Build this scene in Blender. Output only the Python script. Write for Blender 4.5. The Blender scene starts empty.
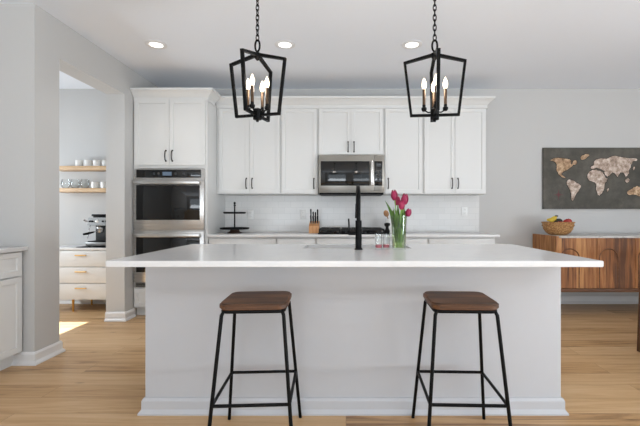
import bpy, bmesh, math, random
from mathutils import Vector, Matrix
PI = math.pi
C = bpy.context.scene.collection
sc = bpy.context.scene
random.seed(7)

# ------------------------------------------------------------------ camera, world, lights, exposure
ZC = 2.745           # ceiling height
cam_d = bpy.data.cameras.new('camera')
cam = bpy.data.objects.new('camera', cam_d); C.objects.link(cam)
cam.location = (0, 0, 1.144); cam.rotation_euler = (PI/2, 0, 0)
cam_d.sensor_width = 36; cam_d.lens = 36*387/640
cam_d.shift_x = -26/640; cam_d.shift_y = 1/640
cam_d.clip_start = 0.05
sc.camera = cam

w = bpy.data.worlds.new('sky'); sc.world = w; w.use_nodes = True
bg = w.node_tree.nodes['Background']
bg.inputs[0].default_value = (0.80, 0.90, 1.0, 1); bg.inputs[1].default_value = 1.0

def light(name, kind, loc, rot, energy, color=(1, 1, 1), **kw):
    d = bpy.data.lights.new(name, kind); d.energy = energy; d.color = color
    for k, v in kw.items(): setattr(d, k, v)
    o = bpy.data.objects.new(name, d); C.objects.link(o)
    o.location = loc; o.rotation_euler = rot
    return o
# sky light in the rear windows; upward lamps and right-hand lamps are added fill
SKY, UP_FILL = (0.84, 0.92, 1.0), (0.88, 0.94, 1.0)
light('window_daylight', 'AREA', (-1.30, -3.38, 1.20), (PI/2-0.6, 0, 0), 30, SKY, shape='RECTANGLE', size=2.7, size_y=2.1)
light('window_daylight', 'AREA', (2.60, -3.38, 1.20), (PI/2-0.55, 0, 0), 12, SKY, shape='RECTANGLE', size=2.7, size_y=2.1)
light('window_ground_bounce', 'AREA', (-1.30, -3.36, 0.75), (PI/2+1.0, 0, 0), 95, UP_FILL, shape='RECTANGLE', size=2.7, size_y=1.0, spread=math.radians(130))  # upward-tilted lamp added to brighten the ceiling, as is the next
light('window_ground_bounce', 'AREA', (2.60, -3.36, 0.75), (PI/2+1.0, 0, 0), 45, UP_FILL, shape='RECTANGLE', size=2.7, size_y=1.0, spread=math.radians(130))
light('window_daylight', 'AREA', (5.08, -0.7, 1.20), (PI/2-0.45, 0, PI/2), 20, SKY, shape='RECTANGLE', size=4.0, size_y=2.1)  # side fill for the left walls, set in an added window
light('window_ground_bounce', 'AREA', (5.06, -0.7, 0.75), (PI/2+0.9, 0, PI/2), 275, UP_FILL, shape='RECTANGLE', size=4.0, size_y=1.0)  # strongest added fill: throws light up and across from the right
# daylight and sun through the pantry's side window
light('pantry_window_daylight', 'AREA', (-4.57, 3.715, 1.43), (0, -PI/2, 0), 36, SKY, shape='RECTANGLE', size=0.78, size_y=0.75)
light('sun', 'SUN', (-8, 3.7, 6), (0, -math.radians(48), 0), 25.0, (0.95, 0.98, 1.0), angle=0.009)

sc.view_settings.view_transform = 'Standard'
sc.view_settings.look = 'None'
sc.view_settings.exposure = -0.07
sc.view_settings.gamma = 1.0
sc.view_settings.use_curve_mapping = False

# ------------------------------------------------------------------ materials
def lin(c):
    return c/12.92 if c <= 0.04045 else ((c+0.055)/1.055)**2.4
def rgb(h):
    h = h.lstrip('#')
    return tuple(lin(int(h[i:i+2], 16)/255) for i in (0, 2, 4)) + (1,)

def new_mat(name):
    m = bpy.data.materials.new(name); m.use_nodes = True
    nt = m.node_tree; return m, nt, nt.nodes['Principled BSDF']

def simple(name, col, rough=0.5, metal=0.0, noise=0.03, scale=20.0, bump=0.0, spec=0.5, coat=0.0):
    m, nt, p = new_mat(name)
    c = rgb(col) if isinstance(col, str) else col
    p.inputs['Roughness'].default_value = rough; p.inputs['Metallic'].default_value = metal
    p.inputs['Specular IOR Level'].default_value = spec
    p.inputs['Coat Weight'].default_value = coat
    tc = nt.nodes.new('ShaderNodeTexCoord'); n = nt.nodes.new('ShaderNodeTexNoise')
    n.inputs['Scale'].default_value = scale; n.inputs['Detail'].default_value = 4
    nt.links.new(tc.outputs['Object'], n.inputs['Vector'])
    mx = nt.nodes.new('ShaderNodeMix'); mx.data_type = 'RGBA'
    mx.inputs[6].default_value = tuple(max(0, v*(1-noise)) for v in c[:3]) + (1,)
    mx.inputs[7].default_value = tuple(min(1, v*(1+noise)) for v in c[:3]) + (1,)
    nt.links.new(n.outputs['Fac'], mx.inputs[0]); nt.links.new(mx.outputs[2], p.inputs['Base Color'])
    if bump:
        b = nt.nodes.new('ShaderNodeBump'); b.inputs['Strength'].default_value = bump; b.inputs['Distance'].default_value = 0.002
        nt.links.new(n.outputs['Fac'], b.inputs['Height']); nt.links.new(b.outputs['Normal'], p.inputs['Normal'])
    return m

def ramp(nt, stops):
    r = nt.nodes.new('ShaderNodeValToRGB'); e = r.color_ramp.elements
    while len(e) < len(stops): e.new(0.5)
    for k, (pos, col) in enumerate(stops): e[k].position = pos; e[k].color = rgb(col)
    return r

def wood(name, cols, axis='X', scale=1.0, rough=0.45, stretch=14, contrast=1.0, board=None, board_var=0.25, coat=0.0):
    """grain running along `axis`; boards of width `board` across the second horizontal direction"""
    m, nt, p = new_mat(name)
    L = nt.links.new
    tc = nt.nodes.new('ShaderNodeTexCoord'); sep = nt.nodes.new('ShaderNodeSeparateXYZ'); L(tc.outputs['Object'], sep.inputs[0])
    mp = nt.nodes.new('ShaderNodeMapping')
    s = {'X': (1, stretch, stretch), 'Y': (stretch, 1, stretch), 'Z': (stretch, stretch, 1)}[axis]
    mp.inputs['Scale'].default_value = tuple(v*scale for v in s)
    vec = tc.outputs['Object']
    rnd = None
    if board:
        src = {'Z': sep.outputs['X'], 'X': sep.outputs['Y'], 'Y': sep.outputs['X']}[axis]
        d = nt.nodes.new('ShaderNodeMath'); d.operation = 'DIVIDE'; d.inputs[1].default_value = board; L(src, d.inputs[0])
        f = nt.nodes.new('ShaderNodeMath'); f.operation = 'FLOOR'; L(d.outputs[0], f.inputs[0])
        wn = nt.nodes.new('ShaderNodeTexWhiteNoise'); wn.noise_dimensions = '1D'; L(f.outputs[0], wn.inputs['W'])
        rnd = wn.outputs['Value']
        cb = nt.nodes.new('ShaderNodeVectorMath'); cb.operation = 'SCALE'; cb.inputs['Scale'].default_value = 7.0
        L(wn.outputs['Color'], cb.inputs[0])
        ad = nt.nodes.new('ShaderNodeVectorMath'); L(vec, ad.inputs[0]); L(cb.outputs[0], ad.inputs[1]); vec = ad.outputs[0]
    L(vec, mp.inputs['Vector'])
    n = nt.nodes.new('ShaderNodeTexNoise'); n.inputs['Scale'].default_value = 2.2; n.inputs['Detail'].default_value = 7
    n.inputs['Roughness'].default_value = 0.62; n.inputs['Distortion'].default_value = 0.6
    L(mp.outputs[0], n.inputs['Vector'])
    fac = n.outputs['Fac']
    if rnd is not None:
        a = nt.nodes.new('ShaderNodeMath'); a.operation = 'SUBTRACT'; a.inputs[1].default_value = 0.5; L(rnd, a.inputs[0])
        b = nt.nodes.new('ShaderNodeMath'); b.operation = 'MULTIPLY_ADD'; b.inputs[1].default_value = board_var
        L(a.outputs[0], b.inputs[0]); L(fac, b.inputs[2]); fac = b.outputs[0]
    r = ramp(nt, [(0.5-0.22*contrast, cols[0]), (0.5, cols[1]), (0.5+0.2*contrast, cols[2])])
    L(fac, r.inputs[0]); L(r.outputs[0], p.inputs['Base Color'])
    p.inputs['Roughness'].default_value = rough; p.inputs['Coat Weight'].default_value = coat
    bp = nt.nodes.new('ShaderNodeBump'); bp.inputs['Strength'].default_value = 0.15; bp.inputs['Distance'].default_value = 0.001
    L(n.outputs['Fac'], bp.inputs['Height']); L(bp.outputs['Normal'], p.inputs['Normal'])
    return m

def floor_mat():
    m, nt, p = new_mat('oak_planks'); L = nt.links.new
    tc = nt.nodes.new('ShaderNodeTexCoord')
    br = nt.nodes.new('ShaderNodeTexBrick')
    br.offset = 0.37; br.inputs['Scale'].default_value = 1.0
    br.inputs['Brick Width'].default_value = 1.9; br.inputs['Row Height'].default_value = 0.185
    br.inputs['Mortar Size'].default_value = 0.0012; br.inputs['Mortar Smooth'].default_value = 0.3
    br.inputs['Color1'].default_value = (0, 0, 0, 1); br.inputs['Color2'].default_value = (1, 1, 1, 1); br.inputs['Mortar'].default_value = (0.5, 0.5, 0.5, 1)
    L(tc.outputs['Object'], br.inputs['Vector'])
    sc_ = nt.nodes.new('ShaderNodeVectorMath'); sc_.operation = 'SCALE'; sc_.inputs['Scale'].default_value = 5.3
    L(br.outputs['Color'], sc_.inputs[0])
    ad = nt.nodes.new('ShaderNodeVectorMath'); L(tc.outputs['Object'], ad.inputs[0]); L(sc_.outputs[0], ad.inputs[1])
    mp = nt.nodes.new('ShaderNodeMapping'); mp.inputs['Scale'].default_value = (0.9, 13, 1); L(ad.outputs[0], mp.inputs['Vector'])
    n = nt.nodes.new('ShaderNodeTexNoise'); n.inputs['Scale'].default_value = 1.6; n.inputs['Detail'].default_value = 8; n.inputs['Roughness'].default_value = 0.6; n.inputs['Distortion'].default_value = 0.8
    L(mp.outputs[0], n.inputs['Vector'])
    sub = nt.nodes.new('ShaderNodeMath'); sub.operation = 'MULTIPLY_ADD'; sub.inputs[1].default_value = 0.22
    sepc = nt.nodes.new('ShaderNodeSeparateColor'); L(br.outputs['Color'], sepc.inputs[0])
    L(sepc.outputs[0], sub.inputs[0]); L(n.outputs['Fac'], sub.inputs[2])
    r = ramp(nt, [(0.34, '#7b5a3b'), (0.50, '#b99266'), (0.68, '#c9a57a'), (0.90, '#d3b38b')])
    L(sub.outputs[0], r.inputs[0])
    # knots
    mk = nt.nodes.new('ShaderNodeMapping'); mk.inputs['Scale'].default_value = (1.0, 3.2, 1); L(ad.outputs[0], mk.inputs['Vector'])
    vo = nt.nodes.new('ShaderNodeTexVoronoi'); vo.inputs['Scale'].default_value = 2.1; L(mk.outputs[0], vo.inputs['Vector'])
    kr = ramp(nt, [(0.0, '#ffffff'), (0.03, '#b0b0b0'), (0.09, '#000000')]); L(vo.outputs['Distance'], kr.inputs[0])
    km = nt.nodes.new('ShaderNodeMix'); km.data_type = 'RGBA'; km.inputs[7].default_value = rgb('#5d432d')
    L(kr.outputs[0], km.inputs[0]); L(r.outputs[0], km.inputs[6])
    mm = nt.nodes.new('ShaderNodeMix'); mm.data_type = 'RGBA'; mm.inputs[7].default_value = rgb('#75583c')
    sm = nt.nodes.new('ShaderNodeMath'); sm.operation = 'MULTIPLY'; sm.inputs[1].default_value = 0.75; L(br.outputs['Fac'], sm.inputs[0])
    L(sm.outputs[0], mm.inputs[0]); L(km.outputs[2], mm.inputs[6]); L(mm.outputs[2], p.inputs['Base Color'])
    p.inputs['Roughness'].default_value = 0.38; p.inputs['Specular IOR Level'].default_value = 0.45
    bp = nt.nodes.new('ShaderNodeBump'); bp.inputs['Strength'].default_value = 0.2; bp.inputs['Distance'].default_value = 0.001
    L(n.outputs['Fac'], bp.inputs['Height']); L(bp.outputs['Normal'], p.inputs['Normal'])
    return m

def tile_mat():
    m, nt, p = new_mat('subway_tile'); L = nt.links.new
    tc = nt.nodes.new('ShaderNodeTexCoord'); mp = nt.nodes.new('ShaderNodeMapping'); mp.inputs['Rotation'].default_value = (-PI/2, 0, 0)
    L(tc.outputs['Object'], mp.inputs['Vector'])
    br = nt.nodes.new('ShaderNodeTexBrick'); br.inputs['Scale'].default_value = 1.0
    br.inputs['Brick Width'].default_value = 0.157; br.inputs['Row Height'].default_value = 0.0785; br.inputs['Mortar Size'].default_value = 0.0022
    br.inputs['Color1'].default_value = rgb('#e3e2e0'); br.inputs['Color2'].default_value = rgb('#dedddb'); br.inputs['Mortar'].default_value = rgb('#d6d6d4')
    L(mp.outputs[0], br.inputs['Vector']); L(br.outputs['Color'], p.inputs['Base Color'])
    p.inputs['Roughness'].default_value = 0.15
    bp = nt.nodes.new('ShaderNodeBump'); bp.inputs['Strength'].default_value = 0.3; bp.inputs['Distance'].default_value = 0.002; bp.invert = True
    L(br.outputs['Fac'], bp.inputs['Height']); L(bp.outputs['Normal'], p.inputs['Normal'])
    return m

def veined(name, base, vein, scale, amount, rough):
    m, nt, p = new_mat(name); L = nt.links.new
    tc = nt.nodes.new('ShaderNodeTexCoord'); n = nt.nodes.new('ShaderNodeTexNoise')
    n.inputs['Scale'].default_value = scale; n.inputs['Detail'].default_value = 8; n.inputs['Distortion'].default_value = 1.4; n.inputs['Roughness'].default_value = 0.65
    L(tc.outputs['Object'], n.inputs['Vector'])
    r = ramp(nt, [(0.5-amount, vein), (0.52, base), (1.0, base)]); L(n.outputs['Fac'], r.inputs[0]); L(r.outputs[0], p.inputs['Base Color'])
    p.inputs['Roughness'].default_value = rough
    return m

def brushed(name, col, rough, axis='X'):
    m, nt, p = new_mat(name); L = nt.links.new
    tc = nt.nodes.new('ShaderNodeTexCoord'); mp = nt.nodes.new('ShaderNodeMapping')
    mp.inputs['Scale'].default_value = (1, 60, 300) if axis == 'X' else (300, 60, 1)
    L(tc.outputs['Object'], mp.inputs['Vector']); n = nt.nodes.new('ShaderNodeTexNoise'); n.inputs['Scale'].default_value = 3
    L(mp.outputs[0], n.inputs['Vector'])
    mr = nt.nodes.new('ShaderNodeMapRange'); mr.inputs['To Min'].default_value = rough-0.06; mr.inputs['To Max'].default_value = rough+0.08
    L(n.outputs['Fac'], mr.inputs[0]); L(mr.outputs[0], p.inputs['Roughness'])
    p.inputs['Base Color'].default_value = rgb(col); p.inputs['Metallic'].default_value = 1
    return m

def thin_glass(name, tint, refl=0.03):
    m = bpy.data.materials.new(name); m.use_nodes = True; nt = m.node_tree; L = nt.links.new
    out = nt.nodes['Material Output']; nt.nodes.remove(nt.nodes['Principled BSDF'])
    tr = nt.nodes.new('ShaderNodeBsdfTransparent'); tr.inputs[0].default_value = rgb(tint)
    gl = nt.nodes.new('ShaderNodeBsdfGlossy'); gl.inputs['Roughness'].default_value = 0.04
    lw = nt.nodes.new('ShaderNodeLayerWeight'); lw.inputs['Blend'].default_value = 0.25
    ad = nt.nodes.new('ShaderNodeMath'); ad.operation = 'MULTIPLY_ADD'; ad.inputs[1].default_value = 0.38; ad.inputs[2].default_value = refl
    L(lw.outputs['Fresnel'], ad.inputs[0])
    mx = nt.nodes.new('ShaderNodeMixShader'); L(ad.outputs[0], mx.inputs[0]); L(tr.outputs[0], mx.inputs[1]); L(gl.outputs[0], mx.inputs[2])
    L(mx.outputs[0], out.inputs['Surface'])
    return m

def emissive(name, col, strength):
    m, nt, p = new_mat(name)
    p.inputs['Base Color'].default_value = rgb(col); p.inputs['Emission Color'].default_value = rgb(col); p.inputs['Emission Strength'].default_value = strength
    return m

M = dict(
    wall=simple('grey_wall_paint', '#c7c6c4', 0.75, noise=0.012, scale=60, bump=0.04),
    ceil=simple('white_ceiling_paint', '#eef2f8', 0.85, noise=0.01, scale=60, bump=0.04),
    trim=simple('white_trim_paint', '#e6e6e6', 0.4, noise=0.01),
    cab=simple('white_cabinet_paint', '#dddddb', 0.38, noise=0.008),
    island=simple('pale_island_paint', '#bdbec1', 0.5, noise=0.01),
    floor=floor_mat(), tile=tile_mat(),
    quartz=veined('white_quartz', '#dfdedd', '#d9d9d9', 6.0, 0.2, 0.16),
    marble=veined('grey_marble', '#c9c6c1', '#8f8a83', 12.0, 0.2, 0.3),
    steel=brushed('brushed_steel', '#c2c0bd', 0.27),
    steel_dark=brushed('smoky_steel', '#98958f', 0.3),
    steel_v=brushed('brushed_steel_upright', '#cfcdca', 0.25, 'Z'),
    chrome=simple('polished_steel', '#b4b4b4', 0.2, 1.0, noise=0.02),
    black_glass=simple('black_oven_glass', '#0a0b0c', 0.06, noise=0.02, spec=0.5),
    black=simple('matte_black_metal', '#080808', 0.45, 0.0, noise=0.15, scale=40, spec=0.14),
    iron=simple('cast_iron', '#0f0f0f', 0.6, 0.0, noise=0.2, scale=80, bump=0.3),
    pull=simple('dark_bronze', '#35302d', 0.35, 0.85, noise=0.1),
    machine=simple('satin_machine_steel', '#8d8d8c', 0.34, 0.9, noise=0.05),
    brass=simple('brushed_brass', '#c99a52', 0.3, 1.0, noise=0.05),
    gold_pull=simple('satin_gold', '#d6ab62', 0.35, 0.85, noise=0.05),
    sleeve=simple('bronze_candle_sleeve', '#5a4736', 0.35, 0.6, noise=0.1),
    bulb=emissive('warm_glass_bulb', '#ffedd2', 2.4),
    lens=emissive('frosted_downlight', '#fffaf2', 2.5),
    display=emissive('oven_display', '#5f7083', 0.12),
    button=simple('grey_touch_key', '#3c3f42', 0.3, noise=0.02),
    walnut=wood('walnut_seat', ('#3d2513', '#684225', '#8d6139'), 'X', 1.0, 0.5, 12, board=0.075, board_var=0.2),
    side_wood=wood('sideboard_boards', ('#5c3517', '#9b6131', '#c48c54'), 'Z', 0.9, 0.5, 14, board=0.083, board_var=0.42),
    side_dark=wood('sideboard_rail', ('#4b2d1a', '#6d4528', '#83583a'), 'X', 1.0, 0.5, 12),
    table_wood=wood('table_wood', ('#3c2210', '#5b3719', '#6d4522'), 'Z', 1.0, 0.5, 12),
    shelf_wood=wood('light_oak', ('#b08d66', '#c9a982', '#d6bb98'), 'X', 1.0, 0.5, 10),
    block_wood=wood('knife_block_wood', ('#b27a48', '#cf9560', '#dca877'), 'Z', 2.0, 0.45, 8),
    spoon_wood=wood('spoon_wood', ('#7d5736', '#a0734a', '#b58a5c'), 'Z', 2.0, 0.6, 8),
    tray_wood=wood('dark_tray_wood', ('#2c1e17', '#4a342a', '#5d453a'), 'X', 2.0, 0.5, 8),
    white_cer=simple('white_glaze', '#ecebe8', 0.2, noise=0.01),
    plate=simple('white_plastic', '#f0f0ee', 0.35, noise=0.01),
    slot=simple('dark_slot', '#9a9a98', 0.5, noise=0.02),
    glass=thin_glass('clear_glass', '#fcfdfd'),
    vase_glass=thin_glass('pale_vase_glass', '#fafdf8', 0.03),
    water=thin_glass('vase_water', '#f0f5dc', 0.02),
    pink=simple('pink_drink', '#cf6f78', 0.3, noise=0.25, scale=90),
    petal=simple('magenta_petal', '#900f42', 0.45, noise=0.35, scale=60),
    petal2=simple('rose_petal', '#a01c48', 0.45, noise=0.4, scale=50),
    leaf=simple('tulip_leaf', '#668c3c', 0.45, noise=0.35, scale=30),
    stem=simple('tulip_stem', '#86ad4a', 0.5, noise=0.2, scale=30),
    wicker=None,
    banana=simple('banana_skin', '#d9b93a', 0.5, noise=0.2, scale=30),
    banana_tip=simple('banana_tip', '#3d3322', 0.7, noise=0.1),
    apple=simple('red_apple_skin', '#a5231c', 0.3, noise=0.35, scale=25),
    avocado=simple('dark_avocado_skin', '#1f2018', 0.55, noise=0.4, scale=70, bump=0.5),
    mat=simple('black_mat', '#191919', 0.8, noise=0.1),
    canvas=None, land=None,
    halo=simple('scorched_edge', '#3d352d', 0.8, noise=0.3, scale=60),
    rose=simple('faded_red', '#6d3f42', 0.8, noise=0.2, scale=80),
)
def mottled(name, c1, c2, c3, scale, rough=0.8):
    m, nt, p = new_mat(name); L = nt.links.new
    tc = nt.nodes.new('ShaderNodeTexCoord'); n = nt.nodes.new('ShaderNodeTexNoise')
    n.inputs['Scale'].default_value = scale; n.inputs['Detail'].default_value = 9; n.inputs['Roughness'].default_value = 0.7
    L(tc.outputs['Object'], n.inputs['Vector'])
    r = ramp(nt, [(0.34, c1), (0.5, c2), (0.64, c3)]); L(n.outputs['Fac'], r.inputs[0]); L(r.outputs[0], p.inputs['Base Color'])
    p.inputs['Roughness'].default_value = rough
    return m
M['canvas'] = mottled('slate_canvas', '#47453f', '#56534c', '#66625a', 3.5)
M['land'] = mottled('aged_land', '#6f5d50', '#b8a292', '#e2d6cb', 20)
M['land_tan'] = mottled('aged_tan_land', '#6f573f', '#b59474', '#dcc3a4', 20)
M['wicker'] = mottled('woven_wicker', '#6f4d2d', '#a97c4c', '#cba16c', 60, 0.7)

# ------------------------------------------------------------------ mesh helpers (all in world coordinates unless moved)
def BM(): return bmesh.new()
def box(bm, x0, x1, y0, y1, z0, z1, bev=0.0, seg=2):
    r = bmesh.ops.create_cube(bm, size=1)
    vs = r['verts']
    for v in vs:
        v.co = Vector((x0 if v.co.x < 0 else x1, y0 if v.co.y < 0 else y1, z0 if v.co.z < 0 else z1))
    if bev > 0:
        es = list({e for v in vs for e in v.link_edges})
        bmesh.ops.bevel(bm, geom=es, offset=bev, segments=seg, affect='EDGES', profile=0.5)
    return bm

def ring(bm, c, n, u, v, r, seg):
    return [bm.verts.new(c + u*(math.cos(2*PI*k/seg)*r) + v*(math.sin(2*PI*k/seg)*r)) for k in range(seg)]

def skin(bm, rings, cap=True, closed=False):
    n = len(rings[0])
    pairs = list(zip(rings, rings[1:]))
    if closed: pairs.append((rings[-1], rings[0]))
    for a, b in pairs:
        for k in range(n):
            bm.faces.new((a[k], a[(k+1) % n], b[(k+1) % n], b[k]))
    if cap and not closed:
        bm.faces.new(list(reversed(rings[0]))); bm.faces.new(rings[-1])

def tube(bm, pts, r, seg=10, cap=True, closed=False, square=False):
    pts = [Vector(p) for p in pts]
    rs = r if isinstance(r, (list, tuple)) else [r]*len(pts)
    if square: seg = 4
    n = len(pts); rings = []
    def tan(i):
        a = pts[(i-1) % n] if (closed or i > 0) else pts[0]
        b = pts[(i+1) % n] if (closed or i < n-1) else pts[-1]
        t1 = (pts[i]-a).normalized() if (pts[i]-a).length > 1e-9 else None
        t2 = (b-pts[i]).normalized() if (b-pts[i]).length > 1e-9 else None
        if t1 is None: return t2, 1.0
        if t2 is None: return t1, 1.0
        t = (t1+t2)
        if t.length < 1e-6: return t1, 1.0
        t.normalize()
        return t, 1.0/max(0.5, t.dot(t1))
    t0, _ = tan(0)
    up = Vector((0, 0, 1)) if abs(t0.z) < 0.9 else Vector((0, 1, 0))
    u = t0.cross(up).normalized()
    for i in range(n):
        t, k = tan(i)
        u = (u - t*u.dot(t)).normalized(); v = t.cross(u)
        ph = PI/4 if square else 0
        rr = rs[i]*(math.sqrt(2) if square else 1)
        rings.append([bm.verts.new(pts[i] + u*(math.cos(2*PI*q/seg+ph)*rr) + v*(math.sin(2*PI*q/seg+ph)*rr)) for q in range(seg)])
    skin(bm, rings, cap, closed)
    return bm

def cyl(bm, p0, p1, r0, r1=None, seg=24):
    return tube(bm, [p0, p1], [r0, r0 if r1 is None else r1], seg)

def lathe(bm, prof, c=(0, 0, 0), seg=32, closed_profile=False):
    """profile of (radius, z) going round c"""
    rings = []
    for r, z in prof:
        if r < 1e-5: rings.append([bm.verts.new((c[0], c[1], c[2]+z))])
        else: rings.append([bm.verts.new((c[0]+math.cos(2*PI*k/seg)*r, c[1]+math.sin(2*PI*k/seg)*r, c[2]+z)) for k in range(seg)])
    prs = list(zip(rings, rings[1:]))
    if closed_profile: prs.append((rings[-1], rings[0]))
    for a, b in prs:
        for k in range(seg):
            j = (k+1) % seg
            if len(a) == 1 and len(b) == 1: continue
            if len(a) == 1: bm.faces.new((a[0], b[j], b[k]))
            elif len(b) == 1: bm.faces.new((a[k], a[j], b[0]))
            else: bm.faces.new((a[k], a[j], b[j], b[k]))
    return bm

def prism(bm, pts, d):
    """closed polygon pts (3D) pushed along vector d"""
    d = Vector(d); a = [bm.verts.new(Vector(p)) for p in pts]; b = [bm.verts.new(Vector(p)+d) for p in pts]
    n = len(a)
    f1 = bm.faces.new(a); f2 = bm.faces.new(list(reversed(b)))
    for k in range(n): bm.faces.new((a[k], b[k], b[(k+1) % n], a[(k+1) % n]))
    f1.normal_update(); f2.normal_update()
    bmesh.ops.triangulate(bm, faces=[f1, f2], ngon_method='EAR_CLIP')
    return bm

def sweep(bm, path, prof):
    """mitred moulding: path = plan polyline (x,y), prof = closed list of (out, z); out = to the right of the walking direction"""
    n = len(path); P = [Vector(p) for p in path]; rings = []
    def nrm(a, b):
        d = (b-a).normalized(); return Vector((d.y, -d.x))
    for i in range(n):
        if i == 0: m = nrm(P[0], P[1])
        elif i == n-1: m = nrm(P[-2], P[-1])
        else:
            n1, n2 = nrm(P[i-1], P[i]), nrm(P[i], P[i+1]); m = n1+n2; m = m/(m.dot(n1))
        rings.append([bm.verts.new((P[i].x+m.x*o, P[i].y+m.y*o, z)) for o, z in prof])
    skin(bm, rings)
    return bm

def move(bm, mtx): bmesh.ops.transform(bm, matrix=mtx, verts=bm.verts[:]); return bm

def smooth_ang(me, ang=35):
    for p in me.polygons: p.use_smooth = True
    me.set_sharp_from_angle(angle=math.radians(ang))

def root_of(o):
    while o.parent: o = o.parent
    return o
def obj(name, bm, mat, parent=None, smooth=True, label=None):
    bmesh.ops.recalc_face_normals(bm, faces=bm.faces[:])
    if parent is not None:
        bmesh.ops.translate(bm, vec=-root_of(parent).location, verts=bm.verts[:])
    me = bpy.data.meshes.new(name); bm.to_mesh(me); bm.free()
    if smooth: smooth_ang(me)
    me.materials.append(M[mat] if isinstance(mat, str) else mat)
    o = bpy.data.objects.new(name, me); C.objects.link(o)
    if parent is not None: o.parent = parent
    if label: o['label'] = label
    return o
def centre(o, loc):
    """move a single-mesh thing's origin to loc"""
    loc = Vector(loc); o.data.transform(Matrix.Translation(-loc)); o.location = loc; return o
def tag(o, label, cat, group=None):
    o['label'] = label; o['category'] = cat
    if group: o['group'] = group
    return o
def thing(name, label, cat, loc, group=None):
    o = bpy.data.objects.new(name, None); C.objects.link(o); o.location = loc; o.empty_display_size = 0.1
    return tag(o, label, cat, group)
def struct(name, bm, mat, parent=None, smooth=False):
    o = obj(name, bm, mat, parent, smooth); o['kind'] = 'structure' if parent is None else 'structure'
    return o
def copy_tree(o, parent=None):
    c = o.copy(); C.objects.link(c)
    if parent is not None: c.parent = parent
    for ch in list(o.children): copy_tree(ch, c)
    return c
def dup(root, loc, label, rotz=None, group=None):
    c = copy_tree(root); c.location = loc; c['label'] = label
    if rotz is not None: c.rotation_euler = (0, 0, rotz)
    if group: c['group'] = group
    return c

# ------------------------------------------------------------------ the room
XL, XP, XR, YB, YR = -3.08, -2.370, 5.2, 4.95, -3.5
YF = 2.945           # the short wall that faces the camera on the left
struct('floor', box(BM(), -4.8, XR+.15, YR-.15, YB+.15, -0.1, 0), 'floor')
struct('ceiling', box(BM(), -4.8, XR+.15, YR-.15, YB+.15, ZC, ZC+.1), 'ceil')
struct('wall_back', box(BM(), -4.75, XR+.15, YB, YB+.15, 0, ZC), 'wall')
b = BM(); RY0, RY1 = -2.7, 1.3  # opening cut for the added right-hand window
box(b, XR, XR+.15, YR, RY0, 0, ZC); box(b, XR, XR+.15, RY1, YB, 0, ZC); box(b, XR, XR+.15, RY0, RY1, 0, .15); box(b, XR, XR+.15, RY0, RY1, 2.25, ZC)
struct('wall_right', b, 'wall')
b = BM()
for y in (RY0, -.725, RY1-.05): box(b, XR+.02, XR+.13, y, y+.05, .15, 2.25)
for z in (.15, 2.20): box(b, XR+.02, XR+.13, RY0, RY1, z, z+.05)
wr = struct('window_4', b, 'trim')  # unseen window, added to bring in light from the right
struct('pane', box(BM(), XR+.095, XR+.10, RY0+.05, RY1-.05, .20, 2.20), 'glass', wr)
struct('wall_left', box(BM(), XL-.15, XL, YR, YF, 0, ZC), 'wall')
b = BM()     # wall between kitchen and pantry, with its cased opening, and the return that faces the camera
OY0, OY1, OZ = 3.20, 4.143, 2.43
box(b, -4.75, XP, YF, YF+.16, 0, ZC)
box(b, XP-.2, XP, YF+.16, OY0, 0, ZC)
box(b, XP-.2, XP, OY1, YB, 0, ZC)
box(b, XP-.2, XP, OY0, OY1, OZ, ZC)
struct('wall_partition', b, 'wall')
WY0, WY1, WZ0, WZ1 = 3.3, 4.13, 1.00, 1.86
b = BM()
box(b, -4.75, -4.6, YF+.16, WY0, 0, ZC); box(b, -4.75, -4.6, WY1, YB, 0, ZC)
box(b, -4.75, -4.6, WY0, WY1, 0, WZ0); box(b, -4.75, -4.6, WY0, WY1, WZ1, ZC)
struct('wall_pantry', b, 'wall')
b = BM()
for y0, y1 in ((WY0, WY0+.03), (WY1-.03, WY1)): box(b, -4.76, -4.59, y0, y1, WZ0, WZ1)
for z0, z1 in ((WZ0, WZ0+.03), (WZ1-.03, WZ1)): box(b, -4.76, -4.59, WY0, WY1, z0, z1)
wp = struct('window_1', b, 'trim')
struct('pane', box(BM(), -4.70, -4.695, WY0+.03, WY1-.03, WZ0+.03, WZ1-.03), 'glass', wp)
b = BM()     # wall behind the camera with two wide windows
wins = ((-2.65, 0.05), (1.25, 3.95)); wz0, wz1 = 0.15, 2.25
xs = [XL-.15, wins[0][0], wins[0][1], wins[1][0], wins[1][1], XR+.15]
for k in (0, 2, 4): box(b, xs[k], xs[k+1], YR-.15, YR, 0, ZC)
for x0, x1 in wins: box(b, x0, x1, YR-.15, YR, 0, wz0); box(b, x0, x1, YR-.15, YR, wz1, ZC)
struct('wall_rear', b, 'wall')
for k, (x0, x1) in enumerate(wins):
    b = BM()
    for u in (x0, (x0+x1)/2-.025, x1-.05): box(b, u, u+.05, YR-.13, YR-.02, wz0, wz1)
    for z in (wz0, wz1-.05): box(b, x0, x1, YR-.13, YR-.02, z, z+.05)
    wf = struct('window_%d' % (k+2), b, 'trim')
    struct('pane', box(BM(), x0+.05, x1-.05, YR-.10, YR-.095, wz0+.05, wz1-.05), 'glass', wf)

BASE = [(0, 0), (.03, 0), (.03, .012), (.016, .03), (.016, .080), (.008, .095), (0, .095)]
struct('baseboard_back', sweep(BM(), [(1.68, YB), (XR, YB)], BASE), 'trim')
struct('baseboard_left', sweep(BM(), [(XL+.54, YF), (XP, YF), (XP, OY0), (XP-.2, OY0)], BASE), 'trim')
struct('baseboard_jamb', sweep(BM(), [(XP-.2, OY1), (XP, OY1), (XP, 4.315)], BASE), 'trim')
struct('baseboard_pantry', sweep(BM(), [(-4.6, YB), (XP-.2, YB)], BASE), 'trim')

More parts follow.
